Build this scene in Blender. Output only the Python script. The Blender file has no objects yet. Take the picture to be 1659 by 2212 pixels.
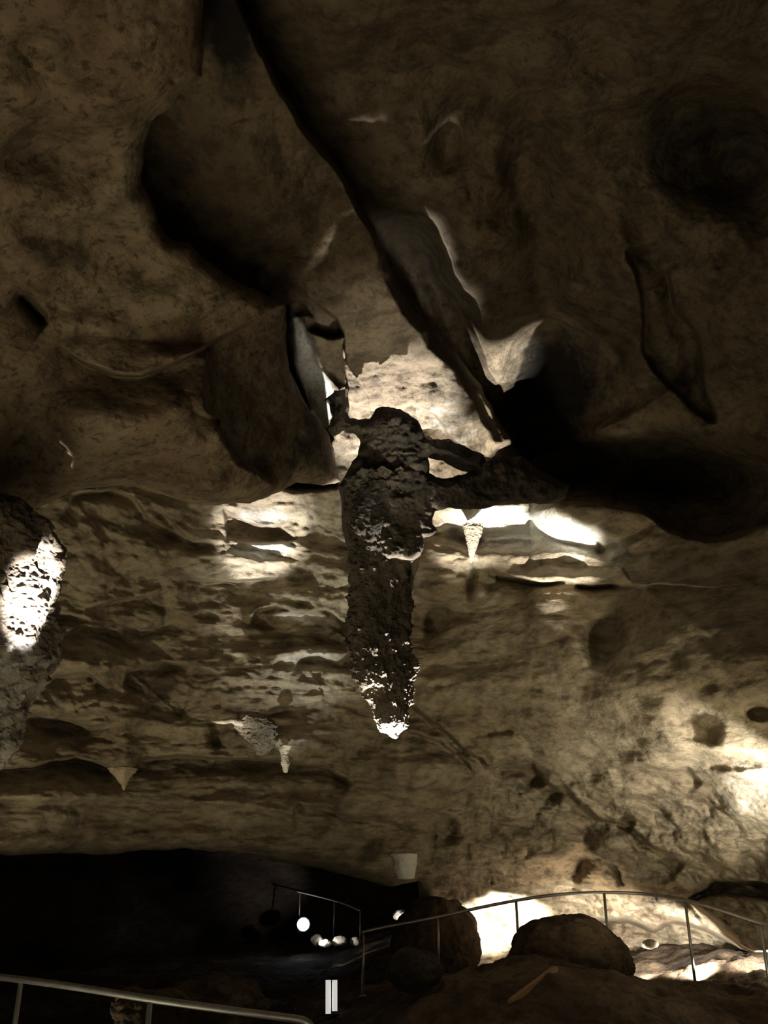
import bpy, bmesh, math, random
import numpy as np
from mathutils import Vector, Matrix

random.seed(7)
SC = bpy.context.scene
COL = SC.collection
CAMZ, PITCH, F = 2.2, math.radians(22.0), 1820.0
CP, SP = math.cos(PITCH), math.sin(PITCH)
CAM = np.array([0.0, 0.0, CAMZ])

# ------------------------------------------------------------------ helpers
def rays(px, py):
    a = (np.asarray(px, float) - 829.5) / F
    b = (1106.0 - np.asarray(py, float)) / F
    d = np.stack([a, CP - b * SP, SP + b * CP], -1)
    return d / np.linalg.norm(d, axis=-1, keepdims=True)

def at(px, py, D):
    return CAM + rays(px, py) * np.asarray(D, float)[..., None]

def V(px, py, D):
    return Vector(at(px, py, D).tolist())

def hash3(i, j, k, seed):
    h = (i * 374761393 + j * 668265263 + k * 2147483647 + seed * 1274126177) & 0xFFFFFFFF
    h = ((h ^ (h >> 13)) * 1274126177) & 0xFFFFFFFF
    h = ((h ^ (h >> 16)) * 2246822519) & 0xFFFFFFFF
    h = h ^ (h >> 15)
    return (h & 0xFFFFFF).astype(np.float64) / float(0xFFFFFF)

def vnoise(p, seed=0):
    q = np.floor(p).astype(np.int64)
    f = p - q
    u = f * f * f * (f * (f * 6 - 15) + 10)
    out = 0
    for dx in (0, 1):
        wx = u[..., 0] if dx else 1 - u[..., 0]
        for dy in (0, 1):
            wy = u[..., 1] if dy else 1 - u[..., 1]
            for dz in (0, 1):
                wz = u[..., 2] if dz else 1 - u[..., 2]
                out = out + wx * wy * wz * hash3(q[..., 0] + dx, q[..., 1] + dy, q[..., 2] + dz, seed)
    return out * 2 - 1

def fbm(p, octv=5, seed=0, gain=0.5, lac=2.03):
    s, a = 0, 1.0
    for o in range(octv):
        s = s + a * vnoise(p, seed + o * 17)
        p = p * lac + 13.7
        a *= gain
    return s

def ridged(p, octv=4, seed=0, gain=0.5):
    s, a = 0, 1.0
    for o in range(octv):
        s = s + a * (1 - 2 * np.abs(vnoise(p, seed + o * 11)))
        p = p * 2.07 + 5.1
        a *= gain
    return s

def sstep(a, b, x):
    t = np.clip((x - a) / (b - a), 0, 1)
    return t * t * (3 - 2 * t)

def tps(pts):
    """smooth depth field through control points (px, py, D)"""
    P = np.array(pts, float)
    X = P[:, :2] / 1000.0
    n = len(P)
    r = np.linalg.norm(X[:, None] - X[None], axis=-1)
    K = np.where(r > 0, r * r * np.log(r + 1e-12), 0) + np.eye(n) * 1e-3
    Q = np.hstack([np.ones((n, 1)), X])
    A = np.block([[K, Q], [Q.T, np.zeros((3, 3))]])
    w = np.linalg.solve(A, np.concatenate([P[:, 2], np.zeros(3)]))
    def ev(px, py):
        x, y = px / 1000.0, py / 1000.0
        o = w[n] + w[n + 1] * x + w[n + 2] * y
        for i in range(n):
            rr = np.sqrt((x - X[i, 0]) ** 2 + (y - X[i, 1]) ** 2)
            o = o + w[i] * rr * rr * np.log(rr + 1e-12)
        return o
    return ev

def segdist(px, py, line, closed=False):
    """distance, sign and arclength fraction to a polyline"""
    L = np.array(line, float)
    if closed:
        L = np.vstack([L, L[:1]])
    best = np.full(px.shape, 1e18); sg = np.zeros(px.shape); tt = np.zeros(px.shape)
    lens = np.linalg.norm(L[1:] - L[:-1], axis=1); tot = lens.sum(); acc = 0
    for k in range(len(L) - 1):
        ax, ay = L[k]; dx, dy = L[k + 1] - L[k]
        l2 = dx * dx + dy * dy + 1e-9
        t = np.clip(((px - ax) * dx + (py - ay) * dy) / l2, 0, 1)
        ex, ey = px - ax - t * dx, py - ay - t * dy
        d = ex * ex + ey * ey
        m = d < best
        best = np.where(m, d, best)
        sg = np.where(m, np.sign(dx * ey - dy * ex), sg)
        tt = np.where(m, (acc + t * lens[k]) / tot, tt)
        acc += lens[k]
    return np.sqrt(best), sg, tt

def inside(px, py, poly):
    P = np.array(poly, float)
    c = np.zeros(px.shape, bool)
    j = len(P) - 1
    for i in range(len(P)):
        xi, yi = P[i]; xj, yj = P[j]
        if yi != yj:
            c ^= ((yi > py) != (yj > py)) & (px < (xj - xi) * (py - yi) / (yj - yi) + xi)
        j = i
    return c

def axis(spans):
    """non uniform coordinates: list of (start, stop, step)"""
    o = []
    for a, b, s in spans:
        o.append(np.arange(a, b, s).astype(float))
    o.append(np.array([float(spans[-1][1])]))
    return np.unique(np.concatenate(o))

# relief primitives on a depth field; all coordinates are directions seen from the cave mouth
class Field:
    def __init__(s, gx, gy, D):
        s.gx, s.gy = gx, gy
        s.PX, s.PY = np.meshgrid(gx, gy)
        s.D = D(s.PX, s.PY) if callable(D) else np.full(s.PX.shape, float(D))
        w = at(s.PX, s.PY, s.D)
        s.wx = s.PX + 14 * fbm(w * 1.1, 4, 91)
        s.wy = s.PY + 11 * fbm(w * 1.1, 4, 57)
        s.tone = np.zeros(s.PX.shape)
    def sl(s, x0, x1, y0, y1):
        i0, i1 = np.searchsorted(s.gx, x0), np.searchsorted(s.gx, x1)
        j0, j1 = np.searchsorted(s.gy, y0), np.searchsorted(s.gy, y1)
        return slice(max(j0, 0), max(j1, j0)), slice(max(i0, 0), max(i1, i0))
    def bump(s, cx, cy, rx, ry, amp, rot=0, p=1.0, warp=1):
        R = max(rx, ry) * 2.6 + 30
        q = s.sl(cx - R, cx + R, cy - R, cy + R)
        X = (s.wx if warp else s.PX)[q] - cx; Y = (s.wy if warp else s.PY)[q] - cy
        c, n = math.cos(math.radians(rot)), math.sin(math.radians(rot))
        u = (X * c + Y * n) / rx; v = (-X * n + Y * c) / ry
        s.D[q] -= amp * np.exp(-((u * u + v * v) ** p))
    def step(s, line, amp, ws=5, wd=80, other=0, wo=60, taper=0.12):
        """recess on the right-hand side of the line (image y down), decaying over wd; lip on the other"""
        L = np.array(line, float); R = max(wd, wo) * 3.2 + ws * 2 + 30
        q = s.sl(L[:, 0].min() - R, L[:, 0].max() + R, L[:, 1].min() - R, L[:, 1].max() + R)
        d, g, t = segdist(s.wx[q], s.wy[q], line)
        sd = d * g
        tp = np.clip(np.minimum(t, 1 - t) / max(taper, 1e-3), 0, 1) if taper > 0 else 1.0
        tp = np.sin(tp * math.pi / 2) if taper > 0 else 1.0
        s.D[q] += tp * (amp * sstep(-ws, ws, sd) * np.exp(-np.maximum(sd, 0) / wd)
                        - other * (1 - sstep(-ws, ws, sd)) * np.exp(-np.maximum(-sd, 0) / wo))
    def crack(s, line, w, amp, taper=0.15):
        L = np.array(line, float); R = w * 3 + 30
        q = s.sl(L[:, 0].min() - R, L[:, 0].max() + R, L[:, 1].min() - R, L[:, 1].max() + R)
        d, g, t = segdist(s.wx[q], s.wy[q], line)
        tp = np.clip(np.minimum(t, 1 - t) / taper, 0, 1)
        s.D[q] += tp * amp * np.exp(-(d / w) ** 2)
    def plate(s, poly, amp, w=20, tone=0):
        """raise (amp>0 = towards the viewer) a polygonal slab with an edge of width w"""
        L = np.array(poly, float); R = w * 2 + 40
        q = s.sl(L[:, 0].min() - R, L[:, 0].max() + R, L[:, 1].min() - R, L[:, 1].max() + R)
        d, g, t = segdist(s.wx[q], s.wy[q], poly, True)
        sd = np.where(inside(s.wx[q], s.wy[q], poly), d, -d)
        s.D[q] -= amp * sstep(-w, w, sd)
        if tone: s.tone[q] += tone * sstep(-w, w, sd)
    def slope(s, poly, cx, cy, gx, gy, w=20):
        """tilt a polygonal patch: D += gx*(x-cx)+gy*(y-cy) (metres per 100 units)"""
        L = np.array(poly, float); R = w * 2 + 40
        q = s.sl(L[:, 0].min() - R, L[:, 0].max() + R, L[:, 1].min() - R, L[:, 1].max() + R)
        d, g, t = segdist(s.wx[q], s.wy[q], poly, True)
        sd = np.where(inside(s.wx[q], s.wy[q], poly), d, -d)
        s.D[q] += sstep(-w, w, sd) * (gx * (s.PX[q] - cx) + gy * (s.PY[q] - cy)) / 100.0
    def stain(s, cx, cy, rx, ry, amt, rot=0, p=1.5):
        R = max(rx, ry) * 2 + 40
        q = s.sl(cx - R, cx + R, cy - R, cy + R)
        X = s.wx[q] - cx; Y = s.wy[q] - cy
        c, n = math.cos(math.radians(rot)), math.sin(math.radians(rot))
        u = (X * c + Y * n) / rx; v = (-X * n + Y * c) / ry
        s.tone[q] += amt * np.exp(-((u * u + v * v) ** p))
    def rough(s, amp, freq, octv=5, seed=3, ax=(1, 1, 1.6), mask=None, rid=False, gain=0.5):
        w = at(s.PX, s.PY, s.D) * np.array(ax) * freq
        n = ridged(w, octv, seed, gain) if rid else fbm(w, octv, seed, gain)
        s.D += amp * n * (1 if mask is None else mask(s.PX, s.PY))

def link(name, me, mat=None, parent=None):
    o = bpy.data.objects.new(name, me)
    COL.objects.link(o)
    if mat: me.materials.append(mat)
    if parent: o.parent = parent
    return o

def np_mesh(name, verts, quads, mat, tone=None, tris=None, smooth=True, parent=None):
    me = bpy.data.meshes.new(name)
    nv = len(verts); faces = quads
    nf = len(quads); nt = 0 if tris is None else len(tris)
    me.vertices.add(nv)
    me.vertices.foreach_set('co', np.ascontiguousarray(verts, np.float32).ravel())
    loops = quads.ravel()
    starts = np.arange(nf) * 4; tot = np.full(nf, 4)
    if nt:
        loops = np.concatenate([loops, tris.ravel()])
        starts = np.concatenate([starts, nf * 4 + np.arange(nt) * 3]); tot = np.concatenate([tot, np.full(nt, 3)])
    me.loops.add(len(loops))
    me.loops.foreach_set('vertex_index', loops.astype(np.int32))
    me.polygons.add(nf + nt)
    me.polygons.foreach_set('loop_start', starts.astype(np.int32))
    me.polygons.foreach_set('loop_total', tot.astype(np.int32))
    me.update(calc_edges=True)
    if smooth:
        me.polygons.foreach_set('use_smooth', np.ones(nf + nt, bool))
    if tone is not None:
        a = me.attributes.new('tone', 'FLOAT', 'POINT')
        a.data.foreach_set('value', tone.astype(np.float32))
    me.validate()
    return link(name, me, mat, parent)

def sub_mesh(name, verts, quads, mat, tone):
    used = np.unique(quads); remap = np.full(len(verts), -1); remap[used] = np.arange(len(used))
    return np_mesh(name, verts[used], remap[quads], mat, tone[used])

def rock_sheet(fld, poly, back, mat, names, bulge=60, B=1.0, splitter=None, jag=6):
    """rock surface inside a traced outline: rounded over at its rim, then turned back into the rock"""
    PX, PY = fld.PX.copy(), fld.PY.copy()
    L = np.array(poly, float)
    d, g, t = segdist(PX, PY, poly, True)
    ins = inside(PX, PY, poly)
    sd = np.where(ins, d, -d)
    w3 = at(PX, PY, 9.0)
    sd = sd + jag * fbm(w3 * 3.0, 4, 5)
    ins = sd > 0
    tt = np.clip(sd / bulge, 0, 1)
    D = fld.D + B * (1 - np.sqrt(np.clip(1 - (1 - tt) ** 2, 0, 1)))
    ny, nx = PX.shape
    # snap the first outside row of vertices onto the outline
    gyy, gxx = np.gradient(sd, fld.gy, fld.gx)
    gl = np.sqrt(gxx ** 2 + gyy ** 2) + 1e-6
    vin = ins.copy()
    quad_in = vin[:-1, :-1] | vin[1:, :-1] | vin[:-1, 1:] | vin[1:, 1:]
    used = np.zeros(PX.shape, bool)
    used[:-1, :-1] |= quad_in; used[1:, :-1] |= quad_in; used[:-1, 1:] |= quad_in; used[1:, 1:] |= quad_in
    sn = used & ~vin
    PX[sn] -= (sd / gl * gxx / gl)[sn]; PY[sn] -= (sd / gl * gyy / gl)[sn]
    W = at(PX, PY, D).reshape(-1, 3)
    idx = np.arange(ny * nx).reshape(ny, nx)
    q = np.stack([idx[:-1, :-1], idx[1:, :-1], idx[1:, 1:], idx[:-1, 1:]], -1)[quad_in]
    # rim edges -> walls going back
    e = np.concatenate([q[:, [0, 1]], q[:, [1, 2]], q[:, [2, 3]], q[:, [3, 0]]])
    key = np.sort(e, 1); k1 = key[:, 0] * (ny * nx) + key[:, 1]
    u, inv, cnt = np.unique(k1, return_inverse=True, return_counts=True)
    be = e[cnt[inv] == 1]
    rim = np.unique(be)
    base = len(W); rmap = np.full(len(W), -1)
    Wl = [W]; quads = [q]; prev = rim; Df = D.ravel(); pxr, pyr = PX.ravel()[rim], PY.ravel()[rim]
    gxr, gyr = (gxx / gl).ravel()[rim], (gyy / gl).ravel()[rim]
    tone = [fld.tone.ravel()]; tn = fld.tone.ravel()[rim]
    if back > 0:
        cur = None
        for s_ in (0.15, 0.45, 1.0):
            nid = base + np.arange(len(rim)); base += len(rim)
            ins_ = 26 * s_ + 4
            Wl.append(at(pxr + gxr * ins_, pyr + gyr * ins_, Df[rim] + back * s_))
            tone.append(tn)
            m = np.full(max(ny * nx, 1), -1); m[rim] = nid
            a = be if cur is None else None
            lo = rmap if cur is not None else None
            A0 = be[:, 0] if cur is None else cur[be[:, 0]]
            A1 = be[:, 1] if cur is None else cur[be[:, 1]]
            quads.append(np.stack([A1, A0, m[be[:, 0]], m[be[:, 1]]], -1))
            cur = m
    Wa = np.concatenate(Wl); ta = np.concatenate(tone)
    out = []
    if splitter is None:
        out.append(sub_mesh(names[0], Wa, np.concatenate(quads), mat, ta))
    else:
        cx = PX.ravel()[q].mean(1); cy = PY.ravel()[q].mean(1)
        lab = splitter(cx, cy)
        bx = PX.ravel()[be].mean(1); by = PY.ravel()[be].mean(1)
        blab = splitter(bx, by)
        for i, nm in enumerate(names):
            qs = [q[lab == i]] + [r[blab == i] for r in quads[1:]]
            out.append(sub_mesh(nm, Wa, np.concatenate(qs), mat[i] if isinstance(mat, list) else mat, ta))
    return out

def struct(o, label, cat='cave wall'):
    o['kind'] = 'structure'; o['label'] = label; o['category'] = cat
    return o

def tag(o, label, cat, group=None, kind=None):
    o['label'] = label; o['category'] = cat
    if group: o['group'] = group
    if kind: o['kind'] = kind
    return o

def empty(name, loc):
    o = bpy.data.objects.new(name, None); COL.objects.link(o)
    o.empty_display_size = 0.1; o.location = loc
    return o

def to_local(o, parent):
    """parent a mesh whose vertices are in world space to a thing's empty"""
    o.parent = parent
    o.data.transform(Matrix.Translation(-parent.location))

# ------------------------------------------------------------------ materials
def nd(nt, t, **k):
    n = nt.nodes.new(t)
    for a, b in k.items():
        setattr(n, a, b)
    return n

def rock_mat(name, c_lo, c_mid, c_hi, dark=(0.02, 0.017, 0.013), pale=(0.62, 0.6, 0.53), scale=1.0, bump=0.5,
             pits=0.0, rough=0.85, stretch=(1, 1, 2.2), spec=0.25, fine=1.0):
    m = bpy.data.materials.new(name); m.use_nodes = True
    nt = m.node_tree; nt.nodes.clear(); L = nt.links.new
    out = nd(nt, 'ShaderNodeOutputMaterial'); b = nd(nt, 'ShaderNodeBsdfPrincipled')
    L(b.outputs[0], out.inputs[0])
    b.inputs['Roughness'].default_value = rough
    b.inputs['Specular IOR Level'].default_value = spec
    geo = nd(nt, 'ShaderNodeNewGeometry'); mp = nd(nt, 'ShaderNodeVectorMath', operation='MULTIPLY')
    L(geo.outputs['Position'], mp.inputs[0]); mp.inputs[1].default_value = stretch
    n1 = nd(nt, 'ShaderNodeTexNoise'); n1.inputs['Scale'].default_value = 0.9 * scale; n1.inputs['Detail'].default_value = 9
    n1.inputs['Roughness'].default_value = 0.62; n1.inputs['Distortion'].default_value = 0.0
    L(mp.outputs[0], n1.inputs['Vector'])
    r1 = nd(nt, 'ShaderNodeValToRGB'); e = r1.color_ramp.elements
    e[0].position = 0.33; e[0].color = (*c_lo, 1); e[1].position = 0.67; e[1].color = (*c_hi, 1)
    em = r1.color_ramp.elements.new(0.5); em.color = (*c_mid, 1)
    L(n1.outputs[0], r1.inputs[0])
    # blotches of mineral
    n2 = nd(nt, 'ShaderNodeTexNoise'); n2.inputs['Scale'].default_value = 4.2 * scale; n2.inputs['Detail'].default_value = 8
    n2.inputs['Roughness'].default_value = 0.7
    L(mp.outputs[0], n2.inputs['Vector'])
    r2 = nd(nt, 'ShaderNodeMapRange'); r2.inputs[1].default_value = 0.38; r2.inputs[2].default_value = 0.55
    r2.inputs[3].default_value = 0.5; r2.inputs[4].default_value = 1.0
    L(n2.outputs[0], r2.inputs[0])
    mu = nd(nt, 'ShaderNodeMix', data_type='RGBA', blend_type='MULTIPLY'); mu.inputs[0].default_value = 1
    L(r1.outputs[0], mu.inputs[6]); L(r2.outputs[0], mu.inputs[7])
    col = mu.outputs[2]
    # tone attribute: negative darkens, positive pales; rock colour plus painted shade and light
    at_ = nd(nt, 'ShaderNodeAttribute', attribute_name='tone')
    n3 = nd(nt, 'ShaderNodeTexNoise'); n3.inputs['Scale'].default_value = 5.0; n3.inputs['Detail'].default_value = 7
    n3.inputs['Roughness'].default_value = 0.7
    L(geo.outputs['Position'], n3.inputs['Vector'])
    nn = nd(nt, 'ShaderNodeMath', operation='MULTIPLY_ADD'); nn.inputs[1].default_value = 1.0; nn.inputs[2].default_value = -0.5
    L(n3.outputs[0], nn.inputs[0])
    def band(sign, colr, prev):
        a = nd(nt, 'ShaderNodeMath', operation='MULTIPLY'); a.inputs[1].default_value = sign
        L(at_.outputs['Fac'], a.inputs[0])
        s = nd(nt, 'ShaderNodeMath', operation='ADD'); L(a.outputs[0], s.inputs[0]); L(nn.outputs[0], s.inputs[1])
        r = nd(nt, 'ShaderNodeMapRange'); r.inputs[1].default_value = 0.2; r.inputs[2].default_value = 0.75
        L(s.outputs[0], r.inputs[0])
        x = nd(nt, 'ShaderNodeMix', data_type='RGBA'); x.inputs[7].default_value = (*colr, 1)
        L(r.outputs[0], x.inputs[0]); L(prev, x.inputs[6])
        return x.outputs[2]
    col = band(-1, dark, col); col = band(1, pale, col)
    if pits:
        vo = nd(nt, 'ShaderNodeTexNoise'); vo.inputs['Scale'].default_value = 14; vo.inputs['Detail'].default_value = 5
        vo.inputs['Roughness'].default_value = 0.65
        L(geo.outputs['Position'], vo.inputs['Vector'])
        pr = nd(nt, 'ShaderNodeMapRange'); pr.inputs[1].default_value = 0.36; pr.inputs[2].default_value = 0.46
        pr.inputs[3].default_value = 1 - pits; pr.inputs[4].default_value = 1
        L(vo.outputs[0], pr.inputs[0])
        m2 = nd(nt, 'ShaderNodeMix', data_type='RGBA', blend_type='MULTIPLY'); m2.inputs[0].default_value = 1
        L(col, m2.inputs[6]); L(pr.outputs[0], m2.inputs[7]); col = m2.outputs[2]
    L(col, b.inputs['Base Color'])
    nb = nd(nt, 'ShaderNodeTexNoise'); nb.inputs['Scale'].default_value = 7 * fine; nb.inputs['Detail'].default_value = 10
    nb.inputs['Roughness'].default_value = 0.68
    L(mp.outputs[0], nb.inputs['Vector'])
    bp = nd(nt, 'ShaderNodeBump'); bp.inputs['Strength'].default_value = bump; bp.inputs['Distance'].default_value = 0.12
    L(nb.outputs[0], bp.inputs['Height']); L(bp.outputs[0], b.inputs['Normal'])
    return m

def flat_mat(name, c, rough=0.5, metal=0.0, emit=None, strength=0):
    m = bpy.data.materials.new(name); m.use_nodes = True
    nt = m.node_tree; b = nt.nodes['Principled BSDF']
    n = nd(nt, 'ShaderNodeTexNoise'); n.inputs['Scale'].default_value = 25; n.inputs['Detail'].default_value = 5
    r = nd(nt, 'ShaderNodeValToRGB')
    r.color_ramp.elements[0].color = (c[0] * .7, c[1] * .7, c[2] * .7, 1); r.color_ramp.elements[1].color = (*c, 1)
    r.color_ramp.elements[0].position = .35; r.color_ramp.elements[1].position = .6
    nt.links.new(n.outputs[0], r.inputs[0]); nt.links.new(r.outputs[0], b.inputs['Base Color'])
    b.inputs['Roughness'].default_value = rough; b.inputs['Metallic'].default_value = metal
    if emit:
        b.inputs['Emission Color'].default_value = (*emit, 1); b.inputs['Emission Strength'].default_value = strength
    return m

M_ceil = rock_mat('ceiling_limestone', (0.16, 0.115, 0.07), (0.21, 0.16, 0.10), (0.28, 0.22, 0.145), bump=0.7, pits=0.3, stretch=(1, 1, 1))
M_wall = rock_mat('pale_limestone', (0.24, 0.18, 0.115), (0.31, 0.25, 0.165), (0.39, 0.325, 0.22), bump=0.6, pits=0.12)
M_left = rock_mat('pitted_limestone', (0.19, 0.13, 0.08), (0.26, 0.195, 0.12), (0.32, 0.26, 0.17), bump=0.7, pits=0.55,
                  stretch=(1, 1, 1.3))
M_pend = rock_mat('coral_flowstone', (0.12, 0.09, 0.055), (0.22, 0.17, 0.11), (0.38, 0.31, 0.22), bump=1.0, pits=0.3,
                  stretch=(1, 1, 0.8), fine=1.6, spec=0.4)
M_pale = rock_mat('calcite', (0.3, 0.25, 0.17), (0.42, 0.36, 0.26), (0.55, 0.48, 0.36), bump=0.5, stretch=(1, 1, .6))
M_far = rock_mat('tunnel_rock', (0.03, 0.02, 0.015), (0.045, 0.03, 0.022), (0.07, 0.05, 0.035))
M_floor = rock_mat('earthy_floor', (0.05, 0.032, 0.018), (0.10, 0.066, 0.038), (0.2, 0.14, 0.085), bump=1.0, pits=0.3,
                   stretch=(1, 1, 1), scale=1.4)
M_steel = flat_mat('galvanised_steel', (0.34, 0.33, 0.31), 0.45, 0.8)
M_black = flat_mat('black_lamp_metal', (0.02, 0.02, 0.02), 0.6, 0.3)
M_lens = flat_mat('lit_lens', (0.9, 0.9, 0.9), 0.3, 0, (1.0, 0.96, 0.88), 30)
M_blue = flat_mat('lit_blue_lens', (0.9, 0.9, 0.9), 0.3, 0, (0.62, 0.8, 1.0), 12)
M_tube = flat_mat('light_tube', (0.9, 0.9, 0.9), 0.4, 0, (0.92, 0.9, 0.86), 0.6)
M_wood = flat_mat('worn_timber', (0.24, 0.14, 0.065), 0.8)
# ------------------------------------------------------------------ the main cave shell
GX = axis([(-900, -60, 40), (-60, 1720, 2.8), (1720, 2600, 40)])
GY = axis([(-900, -40, 40), (-40, 2100, 2.8), (2100, 2260, 20)])
base = tps([
    (-900, -900, 5), (400, -900, 5.2), (1600, -900, 6), (2600, -900, 6.5), (-900, 400, 8), (2600, 500, 8.5), (-900, 1200, 9),
    (2600, 1300, 8.5), (2600, 2200, 10), (-900, 1800, 10), (100, 100, 7.2), (600, 0, 6.6), (600, 300, 7.6), (700, 560, 8.3), (500, 500, 8.0),
    (850, 700, 8.9), (950, 850, 9.7), (1100, 980, 10.8), (830, 980, 10.1), (1000, 0, 7.0), (1400, 0, 7.2), (1659, 0, 7.4),
    (1000, 300, 8.0), (1300, 300, 8.4), (1600, 300, 8.3), (1150, 600, 9.3), (1400, 650, 9.3), (1620, 600, 8.6), (1300, 900, 10.6),
    (1600, 900, 9.8), (1200, 1040, 11.2), (1500, 1100, 11.0), (450, 900, 10.2), (250, 1080, 9.6), (600, 1080, 10.15), (560, 1180, 10.45), (830, 1080, 10.5), (1000, 1100, 10.5),
    (1000, 1180, 11.0), (1250, 1100, 10.3), (1250, 1190, 11.1), (1500, 1200, 10.6), (300, 1250, 10.4), (600, 1250, 10.75), (620, 1340, 10.9), (900, 1300, 11),
    (1200, 1350, 10.8), (1550, 1400, 9.8), (200, 1450, 10.4), (600, 1500, 11.0), (900, 1500, 11.5), (1250, 1550, 11.2), (1600, 1650, 10.2),
    (100, 1620, 10.8), (400, 1640, 11.2), (800, 1640, 11.8), (1200, 1700, 12.2), (1500, 1800, 11.8), (100, 1750, 10.6), (500, 1760, 11.0),
    (800, 1800, 11.8), (1050, 1850, 13.2), (1300, 1880, 13.4), (1600, 1950, 12.6), (1050, 2000, 15.2), (1300, 2020, 14.6), (1600, 2080, 13.6),
    (950, 1920, 14.0), (1100, 2200, 15.8), (1600, 2200, 14.5), (200, 1850, 11.4), (700, 1880, 12.2)])
S = Field(GX, GY, base)
S.rough(0.28, 0.55, 4, 11, (1, 1, 1.4))
mW = lambda x, y: sstep(1040, 1110, y)                                     # layered wall
S.rough(0.16, 1.2, 5, 21, (0.7, 0.7, 2.6), lambda x, y: sstep(1040, 1110, y) * (1 - 0.55 * sstep(1000, 1150, x) * (1 - sstep(1600, 1700, y))))
S.rough(0.07, 1.7, 5, 33, (1, 1, 1), lambda x, y: 1 - sstep(1040, 1110, y), True)
# scalloped left half of the wall
S.rough(0.15, 1.1, 4, 41, (0.8, 0.8, 1.9), lambda x, y: sstep(1080, 1130, y) * (1 - sstep(760, 900, x)) * (1 - sstep(1640, 1700, y)), True)
S.rough(0.11, 1.8, 5, 44, (1.2, 1.2, 1.0), lambda x, y: sstep(1650, 1750, y) * sstep(880, 1000, x), True)

# slab edge: the long diagonal rim, deep dark recess on its right
diag = [(470, -200), (515, 0), (560, 110), (600, 190), (640, 262), (700, 330), (745, 385), (785, 455), (812, 515), (845, 590),
        (900, 668), (960, 750), (1010, 815), (1060, 880), (1105, 950), (1135, 1010)]
S.step(diag[::-1], 1.15, 8, 300, 0.12, 90, 0.03)
S.step([(812, 480), (840, 600), (910, 700), (1000, 830), (1080, 960)][::-1], 0.7, 10, 110, 0, 50, .1)
S.bump(560, 400, 140, 190, 0.35, 10)
S.bump(930, 640, 60, 200, 0.25, 62)
# arch lip above the alcove, the alcove itself
S.step([(430, 735), (500, 712), (560, 682), (620, 664), (680, 668), (722, 690), (740, 730), (700, 735), (650, 715)], 0.55, 4, 70, 0.1, 60, 0.05)
S.plate([(440, 740), (520, 700), (610, 664), (625, 780), (665, 890), (715, 950), (735, 1050), (640, 1060), (450, 1010)], -1.4, 12)
S.plate([(606, 672), (640, 690), (665, 745), (705, 800), (730, 850), (735, 935), (720, 960), (690, 905), (650, 860), (628, 800)], -0.25, 8, 0.35)  # paler tone paints the lamplight on the alcove strip
S.slope([(740, 860), (840, 830), (960, 860), (1040, 930), (1120, 1000), (1020, 1010), (900, 940), (760, 930)], 900, 860, 0, 0.25, 18)
S.step([(745, 868), (830, 880), (900, 868), (935, 890), (960, 940), (1010, 985), (1060, 1010)], 0.16, 5, 50, 0.05, 40, .1)
# upper right fissures, drapes and hollows
S.bump(1540, 300, 150, 140, -1.0, 20, 1.6)
S.bump(1620, 380, 90, 120, -0.7, 0, 1.4)
S.bump(1000, 250, 45, 130, -0.45, 30)
S.bump(970, 330, 30, 60, -0.3, 10)
S.bump(1130, 420, 60, 200, -0.6, 8, 1.3)
S.bump(900, 570, 50, 130, -0.8, -28, 1.4)
S.bump(985, 700, 38, 190, -0.7, -20, 1.4)
S.bump(1200, 530, 60, 140, -0.5, 0, 1.2)
S.bump(1310, 80, 90, 100, -0.3)
S.bump(1090, 560, 38, 90, 0.35, -10)
S.bump(1000, 470, 40, 70, 0.3, -20)
S.bump(1340, 560, 36, 110, 0.35, -12)
S.bump(1400, 640, 24, 120, 0.28, -25)
S.step([(1425, 590), (1450, 660), (1490, 720), (1510, 780), (1525, 860), (1540, 920)], 0.55, 6, 60, 0.18, 60, 0.1)
S.step([(1350, 540), (1380, 640), (1400, 740), (1450, 830), (1530, 925)][::-1], 0.3, 6, 60, 0.1, 50, 0.1)
S.bump(1580, 780, 60, 130, 0.35, -10)
S.bump(1490, 800, 22, 70, -0.5, -15)
S.bump(1250, 760, 120, 90, -0.7, 0, 1.4)
S.bump(1180, 700, 70, 80, -0.5)
S.bump(1150, 880, 60, 120, -0.9, -10, 1.3)
S.bump(1180, 1000, 120, 70, -0.9, 0, 1.5)
S.bump(1400, 1020, 220, 70, -1.0, 6, 1.6)
S.bump(1620, 1050, 100, 60, -0.5, 0, 1.6)
S.bump(1340, 940, 60, 30, 0.35)
for x, y, r, a in [(1080, 380, 26, .18), (1010, 600, 22, .2), (1150, 640, 30, .2), (1240, 640, 24, .22), (1300, 700, 26, .2), (1110, 470, 24, .15),
                   (1440, 470, 40, .15), (1520, 560, 36, .12), (1600, 520, 40, .15), (1240, 400, 50, .15), (920, 300, 30, .2), (880, 200, 36, .15),
                   (1060, 180, 40, .15), (1400, 200, 60, .2), (1560, 120, 60, .15), (1180, 140, 70, .2)]:
    S.bump(x, y, r, r * 2.0, a, -12)
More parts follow.
